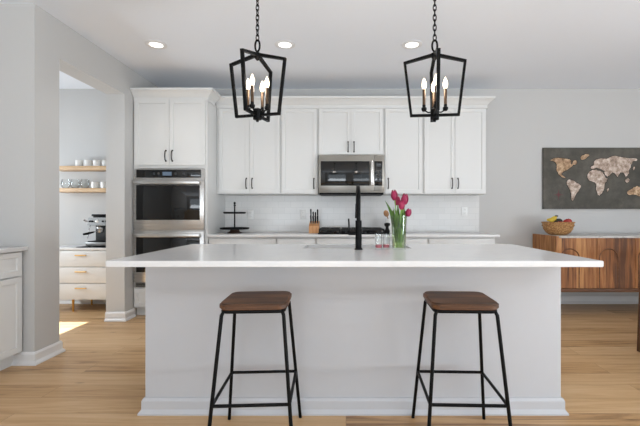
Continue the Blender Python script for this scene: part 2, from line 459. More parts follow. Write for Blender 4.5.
# ------------------------------------------------------------------ cabinet pieces
def shaker(x0, x1, z0, z1, yf, t=.02, rail=.058, depth=.009):
    """door or drawer front facing -Y with a recessed centre panel"""
    b = BM(); box(b, x0, x1, yf, yf+t, z0, z1)
    b.faces.ensure_lookup_table(); b.normal_update()
    f = min(b.faces, key=lambda q: q.calc_center_median().y)
    rr = min(rail, (z1-z0)*0.3)
    bmesh.ops.inset_region(b, faces=[f], thickness=rr, depth=0)
    bmesh.ops.inset_region(b, faces=[f], thickness=.004, depth=-depth)
    return b
def slab(x0, x1, z0, z1, yf, t=.02): return box(BM(), x0, x1, yf, yf+t, z0, z1, .0015)
def pull(c, L=.115, vertical=True, out=.03, r=.0056):
    """arched bar pull whose feet touch the plane y = c.y"""
    b = BM(); pts = []
    for k in range(13):
        s = -1+2*k/12; o = out*(1-abs(s)**4*0.35) if abs(s) < 1 else 0
        o = 0 if abs(s) > .99 else out*(0.62+0.38*math.cos(s*PI/2))
        pts.append((c[0], c[1]-o, c[2]+s*L/2) if vertical else (c[0]+s*L/2, c[1]-o, c[2]))
    tube(b, pts, r, 8)
    for s in (-1, 1):
        p = Vector(c) + (Vector((0, 0, s*L/2)) if vertical else Vector((s*L/2, 0, 0)))
        cyl(b, p, p-Vector((0, .004, 0)), r*1.7, seg=10)
    return b

# ------------------------------------------------------------------ oven tower
TX0, TX1, TY = -2.366, -1.545, 4.32
tw = thing('oven_cabinet', 'tall white cabinet tower holding the double wall oven', 'cabinet', ((TX0+TX1)/2, 4.63, 0))
b = BM()
box(b, TX0, -2.336, TY, 4.948, .1, 2.43); box(b, -1.586, TX1, TY, 4.948, .1, 2.43)
box(b, -2.336, -1.586, TY, 4.948, 1.655, 2.43); box(b, -2.336, -1.586, TY, 4.948, .1, .325)
box(b, -2.336, -1.586, 4.90, 4.948, .325, 1.655)
obj('body', b, 'cab', tw, False)
obj('toe_kick', box(BM(), TX0, TX1, TY+.06, 4.9, 0, .1), 'cab', tw, False)
for x0, x1, hx in ((-2.352, -1.966, -2.0), (-1.962, -1.566, -1.928)):
    d = obj('door', shaker(x0, x1, 1.688, 2.418, TY-.022), 'cab', tw, False)
    obj('handle', pull((hx, TY-.022, 1.79)), 'pull', d)
d = obj('drawer', shaker(-2.352, -1.566, .115, .312, TY-.022), 'cab', tw, False)
obj('handle', pull((-1.964, TY-.022, .22), vertical=False), 'pull', d)

CROWN = [(0, 2.405), (.012, 2.405), (.012, 2.44), (.022, 2.452), (.04, 2.476), (.07, 2.502), (.082, 2.506), (.082, 2.528), (0, 2.528)]
struct('trim_1', sweep(BM(), [(TX0+.002, TY-.001), (TX1+.001, TY-.001), (TX1+.001, 4.53)], CROWN), 'cab')
struct('trim_2', sweep(BM(), [(TX1+.002, 4.619), (1.672, 4.619), (1.672, 4.947)], CROWN), 'cab')

# double wall oven
ov = thing('double_wall_oven', 'stainless double wall oven with two black glass doors, built into the cabinet tower', 'oven', (-1.963, 4.6, .33))
OX0, OX1, OF = -2.352, -1.572, 4.292
b = BM(); box(b, -2.335, -1.59, 4.322, 4.86, .335, 1.645); box(b, OX0, OX1, OF+.012, 4.318, .333, 1.648)
obj('casing', b, 'steel', ov, False)
cp = obj('control_panel', box(BM(), OX0+.025, OX1-.04, OF, OF+.012, 1.548, 1.636, .002), 'black_glass', ov)
obj('display', box(BM(), -2.035, -1.935, OF-.002, OF, 1.570, 1.612), 'display', cp, False)
for x in (-2.13, -2.08, -1.89, -1.80): obj('touch_key', cyl(BM(), (x, OF, 1.592), (x, OF-.002, 1.592), .013), 'button', cp)
for z0, z1, wz0_, wz1_ in ((.968, 1.535, 1.078, 1.462), (.392, .952, .500, .886)):
    dr = obj('oven_door', box(BM(), OX0, OX1, OF-.012, OF+.012, z0, z1, .003), 'steel', ov)
    obj('window', box(BM(), OX0+.032, OX1-.045, OF-.016, OF-.011, wz0_, wz1_, .002), 'black_glass', dr)
    b = BM(); hz = z1-.042
    box(b, OX0+.02, OX1-.03, OF-.066, OF-.046, hz-.021, hz+.021, .006)
    for x in (OX0+.06, OX1-.07): box(b, x-.012, x+.012, OF-.05, OF-.012, hz-.012, hz+.012, .003)
    obj('handle', b, 'steel', dr)
b = BM()
for k in range(3): box(b, OX0+.02, OX1-.02, OF+.004, OF+.012, .339+k*.016, .349+k*.016)
obj('vent', b, 'black', ov, False)

# ------------------------------------------------------------------ wall cabinets
UY, UB = 4.62, 1.383
edges = [-1.522, -.776, -.334, .454, .919, 1.671]
labels = ['white two-door wall cabinet next to the oven tower, above the tiered tray',
          'narrow single-door white wall cabinet left of the microwave, above the knife block',
          'short two-door white cabinet directly above the microwave',
          'narrow single-door white wall cabinet right of the microwave, behind the tulips',
          'white two-door wall cabinet at the right end of the row, behind the right lantern']
for k in range(5):
    x0, x1 = edges[k]+.001, edges[k+1]-.001
    z0 = 1.842 if k == 2 else UB
    t = thing('wall_cabinet', labels[k], 'cabinet', ((x0+x1)/2, 4.78, z0))
    b = BM(); box(b, x0 if k else TX1+.003, x1, UY, 4.948, z0, 2.43)
    obj('body', b, 'cab', t, False)
    g = .012
    if k in (0, 2, 4):
        mid = (x0+x1)/2
        ds = [(x0+g, mid-.002, mid-.035), (mid+.002, x1-g, mid+.035)]
    else: ds = [(x0+g, x1-g, x1-g-.035 if k == 1 else x0+g+.035)]
    for a, c, hx in ds:
        d = obj('door', shaker(a, c, z0+.012, 2.398, UY-.022), 'cab', t, False)
        obj('handle', pull((hx, UY-.022, z0+.125 if k != 2 else z0+.1)), 'pull', d)

# ------------------------------------------------------------------ backsplash, back run of base cabinets
o = obj('backsplash', box(BM(), TX1+.003, 1.70, 4.938, 4.949, .915, UB-.002), 'tile', None, False)
tag(o, 'white subway tile backsplash between back counter and wall cabinets', 'backsplash'); centre(o, (0, 4.944, .915))
BE = [-1.542, -.776, -.334, .454, .919, 1.674]
bl = ['white base cabinet in the back run next to the oven tower', 'narrow white base cabinet under the knife block',
      'white base cabinet under the gas cooktop', 'narrow white base cabinet under the utensil crock', 'white base cabinet at the right end of the back run']
for k in range(5):
    x0, x1 = BE[k]+.001, BE[k+1]-.001
    t = thing('base_cabinet', bl[k], 'cabinet', ((x0+x1)/2, 4.63, 0))
    obj('body', box(BM(), x0, x1, 4.345, 4.93, .1, .882), 'cab', t, False)
    obj('toe_kick', box(BM(), x0, x1, 4.40, 4.9, 0, .1), 'cab', t, False)
    d = obj('drawer', slab(x0+.01, x1-.01, .712, .868, 4.323), 'cab', t)
    obj('handle', pull(((x0+x1)/2, 4.323, .79), vertical=False), 'pull', d)
    mid = (x0+x1)/2
    ds = [(x0+.01, x1-.01, x1-.045)] if k in (1, 3) else [(x0+.01, mid-.002, mid-.035), (mid+.002, x1-.01, mid+.035)]
    for a, c, hx in ds:
        d = obj('door', shaker(a, c, .115, .70, 4.323), 'cab', t, False)
        obj('handle', pull((hx, 4.323, .60)), 'pull', d)
o = obj('countertop', box(BM(), -1.543, 1.712, 4.305, 4.937, .884, .914, .003), 'quartz')
tag(o, 'white quartz back countertop running along the tiled wall', 'countertop'); centre(o, (.08, 4.62, .884))

# microwave
mw = thing('microwave', 'stainless over-range microwave with black window under the short cabinet', 'microwave', (.064, 4.75, 1.39))
MX0, MX1, MF = -.322, .450, 4.55
obj('casing', box(BM(), MX0, MX1, MF, 4.936, 1.395, 1.839, .002), 'steel_dark', mw)
dr = obj('door', box(BM(), MX0, .329, MF-.022, MF-.001, 1.415, 1.835, .003), 'steel_dark', mw)
obj('window', box(BM(), MX0+.025, .275, MF-.026, MF-.021, 1.475, 1.762, .002), 'black_glass', dr)
b = BM(); box(b, .286, .320, MF-.062, MF-.046, 1.475, 1.762, .006)
for z in (1.50, 1.735): box(b, .292, .312, MF-.05, MF-.022, z-.012, z+.012)
obj('handle', b, 'steel_v', dr)
pn = obj('control_panel', box(BM(), .331, MX1, MF-.022, MF-.001, 1.415, 1.835, .003), 'steel_dark', mw)
obj('keypad', box(BM(), .334, .424, MF-.026, MF-.021, 1.475, 1.762, .002), 'black_glass', pn)
obj('display', box(BM(), .355, .412, MF-.0275, MF-.0255, 1.70, 1.735), 'button', pn, False)
b = BM()
for i in range(3):
    for j in range(4): box(b, .356+i*.021, .370+i*.021, MF-.0275, MF-.0255, 1.52+j*.04, 1.54+j*.04)
obj('keys', b, 'button', pn, False)
obj('underside', box(BM(), MX0+.01, MX1-.01, MF+.005, 4.92, 1.372, 1.394), 'black', mw, False)

# gas cooktop
ck = thing('cooktop', 'black gas cooktop with cast iron grates on the back counter', 'cooktop', (.064, 4.62, .9145))
obj('tray', box(BM(), -.318, .446, 4.37, 4.89, .9145, .930, .004), 'black', ck)
for k in range(3):
    x0 = -.31+k*.252; x1 = x0+.244; b = BM()
    for y in (4.40, 4.63, 4.87): box(b, x0, x1, y-.007, y+.007, .952, .976, .003)
    for x in (x0+.007, (x0+x1)/2, x1-.007): box(b, x-.006, x+.006, 4.40, 4.87, .955, .975, .003)
    for x in (x0+.008, x1-.008):
        for y in (4.40, 4.87): box(b, x-.008, x+.008, y-.008, y+.008, .929, .955)
    obj('grate', b, 'iron', ck)
for x, y in ((-.19, 4.52), (-.19, 4.76), (.064, 4.64), (.318, 4.52), (.318, 4.76)):
    b = BM(); lathe(b, [(0, .929), (.05, .929), (.05, .938), (.036, .941), (.036, .949), (0, .951)], (x, y, 0), 20)
    obj('burner', b, 'iron', ck)
for k in range(5):
    b = BM(); x = -.12+k*.092; lathe(b, [(0, .929), (.018, .929), (.016, .946), (.012, .951), (0, .951)], (x, 4.384, 0), 16)
    obj('knob', b, 'black', ck)

# ------------------------------------------------------------------ island
IX0, IX1, IY0, IY1 = -1.153, 1.235, 2.225, 2.93
isl = thing('kitchen_island', 'pale painted kitchen island base with two bar stools before it', 'kitchen island', (.04, 2.58, 0))
b = BM()
box(b, IX0, IX1, IY0, IY0+.02, 0, .884); box(b, IX0, IX0+.02, IY0+.02, IY1, 0, .884); box(b, IX1-.02, IX1, IY0+.02, IY1, 0, .884)
box(b, IX0+.02, IX1-.02, IY1-.02, IY1, .1, .884); box(b, IX0+.02, IX1-.02, IY0+.02, IY1-.08, 0, .1)
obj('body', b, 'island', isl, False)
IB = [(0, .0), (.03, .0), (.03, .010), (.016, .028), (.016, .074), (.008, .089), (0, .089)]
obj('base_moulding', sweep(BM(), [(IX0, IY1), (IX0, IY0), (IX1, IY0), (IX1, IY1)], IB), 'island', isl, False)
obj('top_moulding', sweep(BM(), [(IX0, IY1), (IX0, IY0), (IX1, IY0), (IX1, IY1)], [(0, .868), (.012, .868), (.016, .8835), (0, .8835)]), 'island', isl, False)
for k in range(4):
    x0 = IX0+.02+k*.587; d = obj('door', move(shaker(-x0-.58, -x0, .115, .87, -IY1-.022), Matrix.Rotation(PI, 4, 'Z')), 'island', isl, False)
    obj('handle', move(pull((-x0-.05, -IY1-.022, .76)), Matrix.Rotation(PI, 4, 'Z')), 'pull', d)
# worktop with the sink cut-out
CX0, CX1, CY0, CY1 = -1.178, 1.263, 1.894, 2.968
SX0, SX1, SY0, SY1 = -.293, .44, 2.585, 2.91
b = BM()
def loop(x0, x1, y0, y1, z): return [b.verts.new((x, y, z)) for x, y in ((x0, y0), (x1, y0), (x1, y1), (x0, y1))]
ot, it, ob, ib = loop(CX0, CX1, CY0, CY1, .914), loop(SX0, SX1, SY0, SY1, .914), loop(CX0, CX1, CY0, CY1, .884), loop(SX0, SX1, SY0, SY1, .884)
for k in range(4):
    j = (k+1) % 4
    b.faces.new((ot[k], ot[j], it[j], it[k])); b.faces.new((ob[k], ib[k], ib[j], ob[j]))
    b.faces.new((ot[k], ob[k], ob[j], ot[j])); b.faces.new((it[k], it[j], ib[j], ib[k]))
eds = [e for e in b.edges if all(v in ot for v in e.verts) or all(v in ob for v in e.verts) or (e.verts[0] in ot and e.verts[1] in ob) or (e.verts[0] in ob and e.verts[1] in ot)]
bmesh.ops.bevel(b, geom=eds, offset=.003, segments=2, affect='EDGES')
o = obj('countertop', b, 'quartz')
tag(o, 'long white quartz worktop overhanging the kitchen island', 'countertop'); centre(o, (.0425, 2.43, .884))
# sink
sk = thing('sink', 'stainless undermount sink set in the island worktop behind the faucet', 'sink', (.073, 2.75, .70))
b = BM(); t_ = .006
x0, x1, y0, y1, zb = SX0-.004, SX1+.004, SY0-.004, SY1+.004-.02+.02, .70
box(b, x0-t_, x0, y0-t_, y1+t_-.004, zb, .882); box(b, x1, x1+t_, y0-t_, y1+t_-.004, zb, .882)
box(b, x0, x1, y0-t_, y0, zb, .882); box(b, x0, x1, y1-.004, y1+t_-.004, zb, .882); box(b, x0, x1, y0, y1-.004, zb, zb+t_)
obj('basin', b, 'steel', sk, False)
b = BM(); lathe(b, [(0, .7065), (.045, .7065), (.045, .710), (.03, .711), (0, .709)], (.073, 2.75, 0), 24); obj('drain', b, 'chrome', sk)
# faucet
fx, fy, fz = .081, 2.50, .9145
fc = thing('faucet', 'matte black pull-down faucet with tall neck on the island worktop', 'faucet', (fx, fy, fz))
b = BM(); lathe(b, [(0, 0), (.026, 0), (.026, .006), (.0215, .010), (.0205, .012), (.0205, .185), (.0195, .188), (0, .188)], (fx, fy, fz), 24); obj('base', b, 'black', fc)
pts = [(fx, fy, fz+.187)]
for k in range(15):
    a = PI*k/14; pts.append((fx, fy+.095-.095*math.cos(a), fz+.315+.095*math.sin(a)))
b = BM(); tube(b, pts+[(fx, fy+.19, fz+.30)], .0135, 14); obj('spout', b, 'black', fc)
b = BM(); cyl(b, (fx, fy+.19, fz+.30), (fx, fy+.19, fz+.20), .016, .019, 18); obj('spray_head', b, 'black', fc)
b = BM(); tube(b, [(fx-.0195, fy, fz+.105), (fx-.062, fy, fz+.105)], .0125, 14)
tube(b, [(fx-.062, fy, fz+.095), (fx-.062, fy, fz+.155), (fx-.064, fy, fz+.20)], [.0075, .0055, .005], 10); obj('handle', b, 'black', fc)

# ------------------------------------------------------------------ bar stools
SZ = .728
def rounded(x0, x1, y0, y1, r, n=6):
    pts = []
    for cx, cy, a0 in ((x1-r, y0+r, -90), (x1-r, y1-r, 0), (x0+r, y1-r, 90), (x0+r, y0+r, 180)):
        for k in range(n+1):
            a = math.radians(a0+90*k/n); pts.append((cx+r*math.cos(a), cy+r*math.sin(a)))
    return pts
st = thing('bar_stool', 'left of the two black-legged wooden bar stools at the island', 'bar stool', (0, 0, 0), 'bar stools at the island')
b = BM(); prism(b, [(x, y, SZ-.030) for x, y in rounded(-.160, .160, -.152, .152, .05)], (0, 0, .030))
es = [e for e in b.edges if len(e.link_faces) == 2 and e.calc_face_angle(0) > 1.0]
bmesh.ops.bevel(b, geom=es, offset=.007, segments=3, affect='EDGES')
obj('seat', b, 'walnut', st)
zr = SZ-.039
tp = {(-1, -1): (-.143, -.137), (1, -1): (.143, -.137), (1, 1): (.143, .137), (-1, 1): (-.143, .137)}
ft = {(-1, -1): (-.197, -.215), (1, -1): (.197, -.215), (1, 1): (.197, .228), (-1, 1): (-.197, .228)}
def on_leg(k, z):
    s = (SZ-.055-z)/(SZ-.055); return (tp[k][0]+(ft[k][0]-tp[k][0])*s, tp[k][1]+(ft[k][1]-tp[k][1])*s, z)
b = BM(); tube(b, [(x, y, zr) for x, y in rounded(-.143, .143, -.137, .137, .03)], .0085, 10, closed=True); obj('seat_frame', b, 'black', st)
for k in tp:
    b = BM(); cx, cy = tp[k]
    tube(b, [(cx*.86, cy*.9, zr), (cx*.95, cy*.96, zr-.002), on_leg(k, SZ-.056), on_leg(k, SZ-.08), on_leg(k, .3), on_leg(k, .0)], .0088, 12); obj('leg', b, 'black', st)
zs = .275
for a, c in (((-1, -1), (1, -1)), ((1, -1), (1, 1)), ((1, 1), (-1, 1)), ((-1, 1), (-1, -1))):
    b = BM(); tube(b, [on_leg(a, zs), on_leg(c, zs)], .0078, 10); obj('stretcher', b, 'black', st)
st.location = (-.442, 1.94, 0); st.rotation_euler = (0, 0, math.radians(3.0))
dup(st, (.565, 1.94, 0), 'right of the two black-legged wooden bar stools at the island', math.radians(-2.0))

# ------------------------------------------------------------------ lantern pendants
pd = thing('pendant_lantern', 'black open-frame lantern pendant nearer the oven tower', 'pendant light', (0, 0, ZC), 'lantern pendants over the island')
b = BM(); lathe(b, [(0, ZC-.001), (.062, ZC-.001), (.062, ZC-.018), (.02, ZC-.028), (.008, ZC-.045), (0, ZC-.045)], (0, 0, 0), 28); obj('ceiling_canopy', b, 'black', pd)
b = BM(); zt, zb = ZC-.04, 2.235; nl = 15; step = (zt-zb)/nl
for k in range(nl):
    zc = zt-step*(k+.5); L_ = step*.5+.006; pts = []
    for q in range(12):
        a = 2*PI*q/12; u = .0095*math.cos(a); v = L_*math.sin(a)
        v = max(-L_, min(L_, v*1.05)); pts.append((u, 0, zc+v) if k % 2 == 0 else (0, u, zc+v))
    tube(b, pts, .0034, 6, closed=True)
obj('chain', b, 'black', pd)
b = BM(); tube(b, [(.016*math.cos(2*PI*q/16), 0, 2.20+.036*math.sin(2*PI*q/16)) for q in range(16)], .0062, 8, closed=True); obj('hanging_loop', b, 'black', pd)
b = BM(); lathe(b, [(0, 2.168), (.008, 2.166), (.010, 2.158), (.022, 2.152), (.022, 2.128), (.014, 2.118), (.006, 2.108), (0, 2.106)], (0, 0, 0), 20); obj('top_hub', b, 'black', pd)
for rot in (0, PI/2):
    b = BM(); P = [(0, 0, 2.145), (.186, 0, 2.098), (.146, 0, 1.764), (-.146, 0, 1.764), (-.186, 0, 2.098)]
    tube(b, P, .0100, closed=True, square=True); move(b, Matrix.Rotation(rot, 4, 'Z')); obj('frame', b, 'black', pd, False)
b = BM(); lathe(b, [(0, 1.722), (.008, 1.723), (.010, 1.733), (.027, 1.737), (.027, 1.800), (.014, 1.808), (0, 1.808)], (0, 0, 0), 24); obj('bottom_hub', b, 'black', pd)
for k in range(4):
    a = k*PI/2+.0; cx, cy = .066*math.cos(a), .066*math.sin(a)
    b = BM(); tube(b, [(.015*math.cos(a), .015*math.sin(a), 1.785), (.04*math.cos(a), .04*math.sin(a), 1.782), (cx, cy, 1.798)], .0045, 8)
    lathe(b, [(0, 1.79), (.010, 1.79), (.0165, 1.80), (.0165, 1.812), (.0105, 1.815), (.0105, 1.83), (0, 1.83)], (cx, cy, 0), 16)
    arm = obj('candle_arm', b, 'black', pd)
    b = BM(); lathe(b, [(0, 1.829), (.0098, 1.829), (.0098, 1.925), (.008, 1.929), (0, 1.929)], (cx, cy, 0), 16); obj('candle_sleeve', b, 'sleeve', arm)
    b = BM(); lathe(b, [(0, 1.928), (.0085, 1.930), (.0135, 1.942), (.0155, 1.955), (.0140, 1.970), (.0090, 1.986), (.004, 1.998), (0, 2.003)], (cx, cy, 0), 16); obj('bulb', b, 'bulb', arm)
pd.location = (-.556, 2.43, ZC); pd.rotation_euler = (0, 0, math.radians(-15))
dup(pd, (.557, 2.43, ZC), 'black open-frame lantern pendant above the tulips', math.radians(-6))
for x in (-.556, .557):
    light('lantern_light', 'POINT', (x, 2.43, 1.965), (0, 0, 0), 3.2, (1.0, 0.95, 0.88), shadow_soft_size=0.07)

# ------------------------------------------------------------------ recessed ceiling lights
rl = None
for k, (x, lab) in enumerate(((-1.79, 'round white recessed ceiling light nearest the oven tower'), (-.575, 'round white recessed ceiling light beside the left lantern chain'), (.622, 'round white recessed ceiling light beside the right lantern chain'))):
    if rl is None:
        rl = thing('recessed_light', lab, 'ceiling light', (0, 0, ZC), 'recessed ceiling lights')
        b = BM(); lathe(b, [(.060, ZC-.001), (.096, ZC-.001), (.096, ZC-.006), (.068, ZC-.012), (.060, ZC-.008)], (0, 0, 0), 32, True); obj('trim_ring', b, 'trim', rl)
        b = BM(); lathe(b, [(0, ZC-.001), (.060, ZC-.001), (.060, ZC-.005), (0, ZC-.005)], (0, 0, 0), 32); obj('lens', b, 'lens', rl)
        rl.location = (x, 3.65, ZC)
    else: dup(rl, (x, 3.65, ZC), lab)
    light('downlight', 'AREA', (x, 3.65, ZC-.012), (0, 0, 0), 2.2, (1.0, 0.97, 0.93), shape='DISK', size=.12, spread=math.radians(120))

# ------------------------------------------------------------------ things on the back counter
CZ = .9145
tt = thing('tiered_tray', 'black two-tier serving tray on the back counter near the oven tower', 'serving tray', (-1.335, 4.64, CZ))
tx, ty = -1.335, 4.64
b = BM(); lathe(b, [(0, 0), (.085, 0), (.085, .008), (.06, .02), (.05, .045), (0, .045)], (tx, ty, CZ), 28); obj('foot', b, 'tray_wood', tt)
for nm, r, z in (('lower_tray', .172, .046), ('upper_tray', .130, .232)):
    b = BM(); lathe(b, [(0, z), (r-.01, z), (r, z+.006), (r, z+.022), (r-.006, z+.022), (r-.007, z+.009), (0, z+.009)], (tx, ty, CZ), 36); obj(nm, b, 'black', tt)
b = BM(); cyl(b, (tx, ty, CZ+.04), (tx, ty, CZ+.325), .0085, seg=14); obj('post', b, 'black', tt)
b = BM(); lathe(b, [(0, .32), (.014, .325), (.012, .338), (.007, .345), (.014, .358), (.010, .372), (0, .376)], (tx, ty, CZ), 16); obj('finial', b, 'black', tt)

kb = thing('knife_block', 'light wood knife block on the back counter left of the cooktop', 'knife block', (-.385, 4.72, CZ))
b = BM(); kx0, kx1 = -.445, -.327
prism(b, [(kx0, 4.64, CZ), (kx0, 4.79, CZ), (kx0, 4.80, CZ+.135), (kx0, 4.755, CZ+.140), (kx0, 4.645, CZ+.085)], (kx1-kx0, 0, 0))
kb_o = obj('body', b, 'block_wood', kb, False)
dirv = Vector((0, -.28, 1)).normalized()
kn = 0
spots = [(-.428, 4.75, .130, .135), (-.400, 4.75, .130, .10), (-.372, 4.75, .130, .095), (-.346, 4.75, .130, .13),
         (-.425, 4.69, .104, .08), (-.398, 4.69, .104, .075), (-.371, 4.69, .104, .08), (-.345, 4.69, .104, .07)]
klab = ['tall black-handled knife at the back left of the wooden block', 'black-handled knife second from left in the back row of the block',
        'black-handled knife third from left in the back row of the block', 'tall black-handled knife at the back right of the block',
        'black-handled knife at the front left of the block', 'black-handled knife second from left in the front row of the block',
        'black-handled knife third from left in the front row of the block', 'short black-handled knife at the front right of the block']
for (x, y, z, L_), lb in zip(spots, klab):
    p = Vector((x, y, CZ+z)) + dirv*.012
    t = thing('knife', lb, 'knife', p, 'knives in the wooden block')
    b = BM(); tube(b, [p+dirv*.012, p+dirv*(.012+L_*.5), p+dirv*(.012+L_), p+dirv*(.02+L_)], [.0085, .0075, .0095, .006], 8); obj('handle', b, 'black', t)
    b = BM(); cyl(b, p+dirv*.001, p+dirv*.0125, .0085, seg=10); obj('bolster', b, 'chrome', t)

cr = thing('utensil_crock', 'white ceramic utensil crock on the back counter behind the vase', 'crock', (.545, 4.74, CZ))
b = BM(); lathe(b, [(0, 0), (.058, 0), (.062, .006), (.062, .165), (.064, .17), (.060, .172), (.056, .168), (.056, .01), (0, .01)], (.545, 4.74, CZ), 32); obj('pot', b, 'white_cer', cr)
b = BM(); tube(b, [(.555, 4.745, CZ+.014), (.515, 4.735, CZ+.17), (.500, 4.73, CZ+.215)], .006, 8)
sp = BM(); r = bmesh.ops.create_uvsphere(sp, u_segments=16, v_segments=10, radius=1)
move(sp, Matrix.Translation((.492, 4.73, CZ+.235)) @ Matrix.Rotation(-.35, 4, 'Y') @ Matrix.Diagonal((.032, .012, .042, 1)))
sp_me = bpy.data.meshes.new('tmp'); sp.to_mesh(sp_me); sp.free(); b.from_mesh(sp_me)
o = obj('wooden_spoon', b, 'spoon_wood'); tag(o, 'brown wooden spoon standing in the white crock', 'spoon'); centre(o, (.555, 4.745, CZ+.014))

pg = thing('pepper_mill', 'small black pepper mill beside the cooktop on the back counter', 'pepper mill', (.462, 4.345, CZ))
b = BM(); lathe(b, [(0, 0), (.030, 0), (.030, .045), (.020, .062), (.015, .085), (0, .085)], (.462, 4.345, CZ), 20); obj('body', b, 'black', pg)
b = BM(); lathe(b, [(0, .0855), (.018, .0855), (.034, .105), (.034, .122), (.02, .130), (0, .132)], (.462, 4.345, CZ), 20); obj('cap', b, 'black', pg)

for x, z, lb in ((-1.215, 1.135, 'white outlet plate on the tile right of the tiered tray'), (-.545, 1.135, 'white outlet plate on the tile left of the knife block'), (1.512, 1.175, 'white outlet plate on the tile near the right end of the counter')):
    t = thing('outlet', lb, 'outlet', (x, 4.937, z), 'backsplash outlets')
    pl_ = obj('cover_plate', box(BM(), x-.037, x+.037, 4.931, 4.9375, z-.058, z+.058, .003), 'plate', t)
    for dz in (-.022, .022):
        s = obj('socket', box(BM(), x-.017, x+.017, 4.928, 4.932, z+dz-.015, z+dz+.015, .003), 'plate', t)
        b = BM(); box(b, x-.009, x-.006, 4.9272, 4.9285, z+dz-.004, z+dz+.008); box(b, x+.006, x+.009, 4.9272, 4.9285, z+dz-.004, z+dz+.008); obj('slot', b, 'slot', s, False)

# ------------------------------------------------------------------ things on the island
vx, vy = .342, 2.50
vs = thing('vase', 'clear glass vase of tulips standing on the island worktop', 'vase', (vx, vy, CZ))
b = BM(); lathe(b, [(0, 0), (.040, 0), (.044, .004), (.045, .05), (.048, .15), (.053, .218), (.0515, .218), (.0465, .15), (.0432, .05), (.041, .012), (0, .011)], (vx, vy, CZ), 36); obj('glass', b, 'vase_glass', vs)
b = BM(); lathe(b, [(0, .012), (.040, .013), (.0425, .05), (.0445, .12), (0, .12)], (vx, vy, CZ), 32); obj('water', b, 'water', vs)
def bloom(bm, c, d, h, rad, n=6):
    """closed tulip head of overlapping petals along direction d"""
    d = Vector(d).normalized(); q = Vector((0, 0, 1)).rotation_difference(d).to_matrix()
    for k in range(n):
        a0 = 2*PI*k/n; lay = .86 if k % 2 else 1.0; g = []
        for i in range(8):
            s = i/7; rr = rad*lay*(math.sin(PI*min(1, .12+s*.72))**.8)*(1-.25*s); wd = .75*math.sin(PI*(.08+.90*s))**.6
            row = []
            for j in range(5):
                u = (j-2)/2; a = a0+u*wd; r_ = rr*(1-.06*u*u)
                row.append(bm.verts.new(Vector(c)+q @ Vector((r_*math.cos(a), r_*math.sin(a), h*(s-.08*u*u*s)))))
            g.append(row)
        for i in range(7):
            for j in range(4): bm.faces.new((g[i][j], g[i][j+1], g[i+1][j+1], g[i+1][j]))
def bez(p0, p1, p2, n=12):
    p0, p1, p2 = Vector(p0), Vector(p1), Vector(p2)
    return [p0*(1-t)**2 + p1*2*t*(1-t) + p2*t*t for t in (k/n for k in range(n+1))]
def leaf(bm, pts, wid, side):
    side = Vector(side).normalized(); n = len(pts); L_ = []; R_ = []; K_ = []
    for k, p in enumerate(pts):
        s = k/(n-1); wv = wid*max(.04, math.sin(PI*min(1, .18+.82*s))**.8); t = (pts[min(k+1, n-1)]-pts[max(k-1, 0)]).normalized(); nn = t.cross(side).normalized()
        L_.append(bm.verts.new(p-side*wv+nn*wv*.35)); K_.append(bm.verts.new(p)); R_.append(bm.verts.new(p+side*wv+nn*wv*.35))
    for k in range(n-1):
        bm.faces.new((L_[k], K_[k], K_[k+1], L_[k+1])); bm.faces.new((K_[k], R_[k], R_[k+1], K_[k+1]))
    bmesh.ops.solidify(bm, geom=bm.faces[:], thickness=.0012)
tul = [((.314, 2.500, 1.236), (-.1, 0, 1), .070, .0270, 'petal', 'tallest magenta tulip, upper left of the vase'),
       ((.374, 2.490, 1.208), (.10, 0, 1), .074, .0290, 'petal', 'large magenta tulip at the upper right of the vase'),
       ((.352, 2.455, 1.176), (.0, -.15, 1), .058, .0245, 'petal2', 'rosy tulip low in the middle of the bunch'),
       ((.396, 2.500, 1.132), (.30, 0, 1), .054, .0245, 'petal', 'lowest magenta tulip leaning right over the vase rim'),
       ((.338, 2.540, 1.205), (0, .1, 1), .060, .0240, 'petal2', 'rosy tulip at the back of the bunch')]
for k, (c, d, h, r_, mt, lb) in enumerate(tul):
    c = Vector(c); bp = Vector((vx+.018*math.cos(k*1.3+2), vy+.018*math.sin(k*1.3+2), CZ+.016))
    rim = Vector((vx+(c.x-vx)*.55, vy+(c.y-vy)*.55, CZ+.20))
    pts = bez(bp, bp*.5+rim*.5+Vector((-(c.x-vx)*.3, 0, 0)), rim, 8)[:-1] + bez(rim, rim+(rim-bp).normalized()*.04, c, 8)
    t = thing('tulip', lb, 'tulip', bp, 'tulips in the vase')
    b = BM(); bloom(b, c-Vector(d).normalized()*.004, d, h, r_); obj('bloom', b, mt, t)
    b = BM(); tube(b, pts, .0032, 8); obj('stem', b, 'stem', t)
    b = BM()
    tips = [(.250, 2.49, 1.232), (.364, 2.455, 1.20), (.330, 2.46, 1.195), (.405, 2.515, 1.168), (.305, 2.52, 1.19)]
    tip = Vector(tips[k]); ap = Vector((vx+(tip.x-vx)*.42, vy+(tip.y-vy)*.5, CZ+.20))
    leaf(b, bez(bp+Vector((0, 0, .03)), bp*.5+ap*.5, ap, 7)[:-1]+bez(ap, ap+(ap-bp)*.25, tip, 7), .015, (math.cos(k*1.1), math.sin(k*1.1)*.6, 0)); obj('leaf', b, 'leaf', t)
    a2 = k*1.26+.4; b = BM(); tip2 = Vector((vx+.035*math.cos(a2), vy+.035*math.sin(a2), CZ+.285-.012*k)); ap2 = Vector((vx+.03*math.cos(a2), vy+.03*math.sin(a2), CZ+.17))
    leaf(b, bez(bp+Vector((0, 0, .13)), bp*.4+ap2*.6, ap2, 5)[:-1]+bez(ap2, ap2+Vector((.008*math.cos(a2), 0, .06)), tip2, 7), .016, (1, .3*math.sin(k), 0)); obj('leaf', b, 'leaf', t)

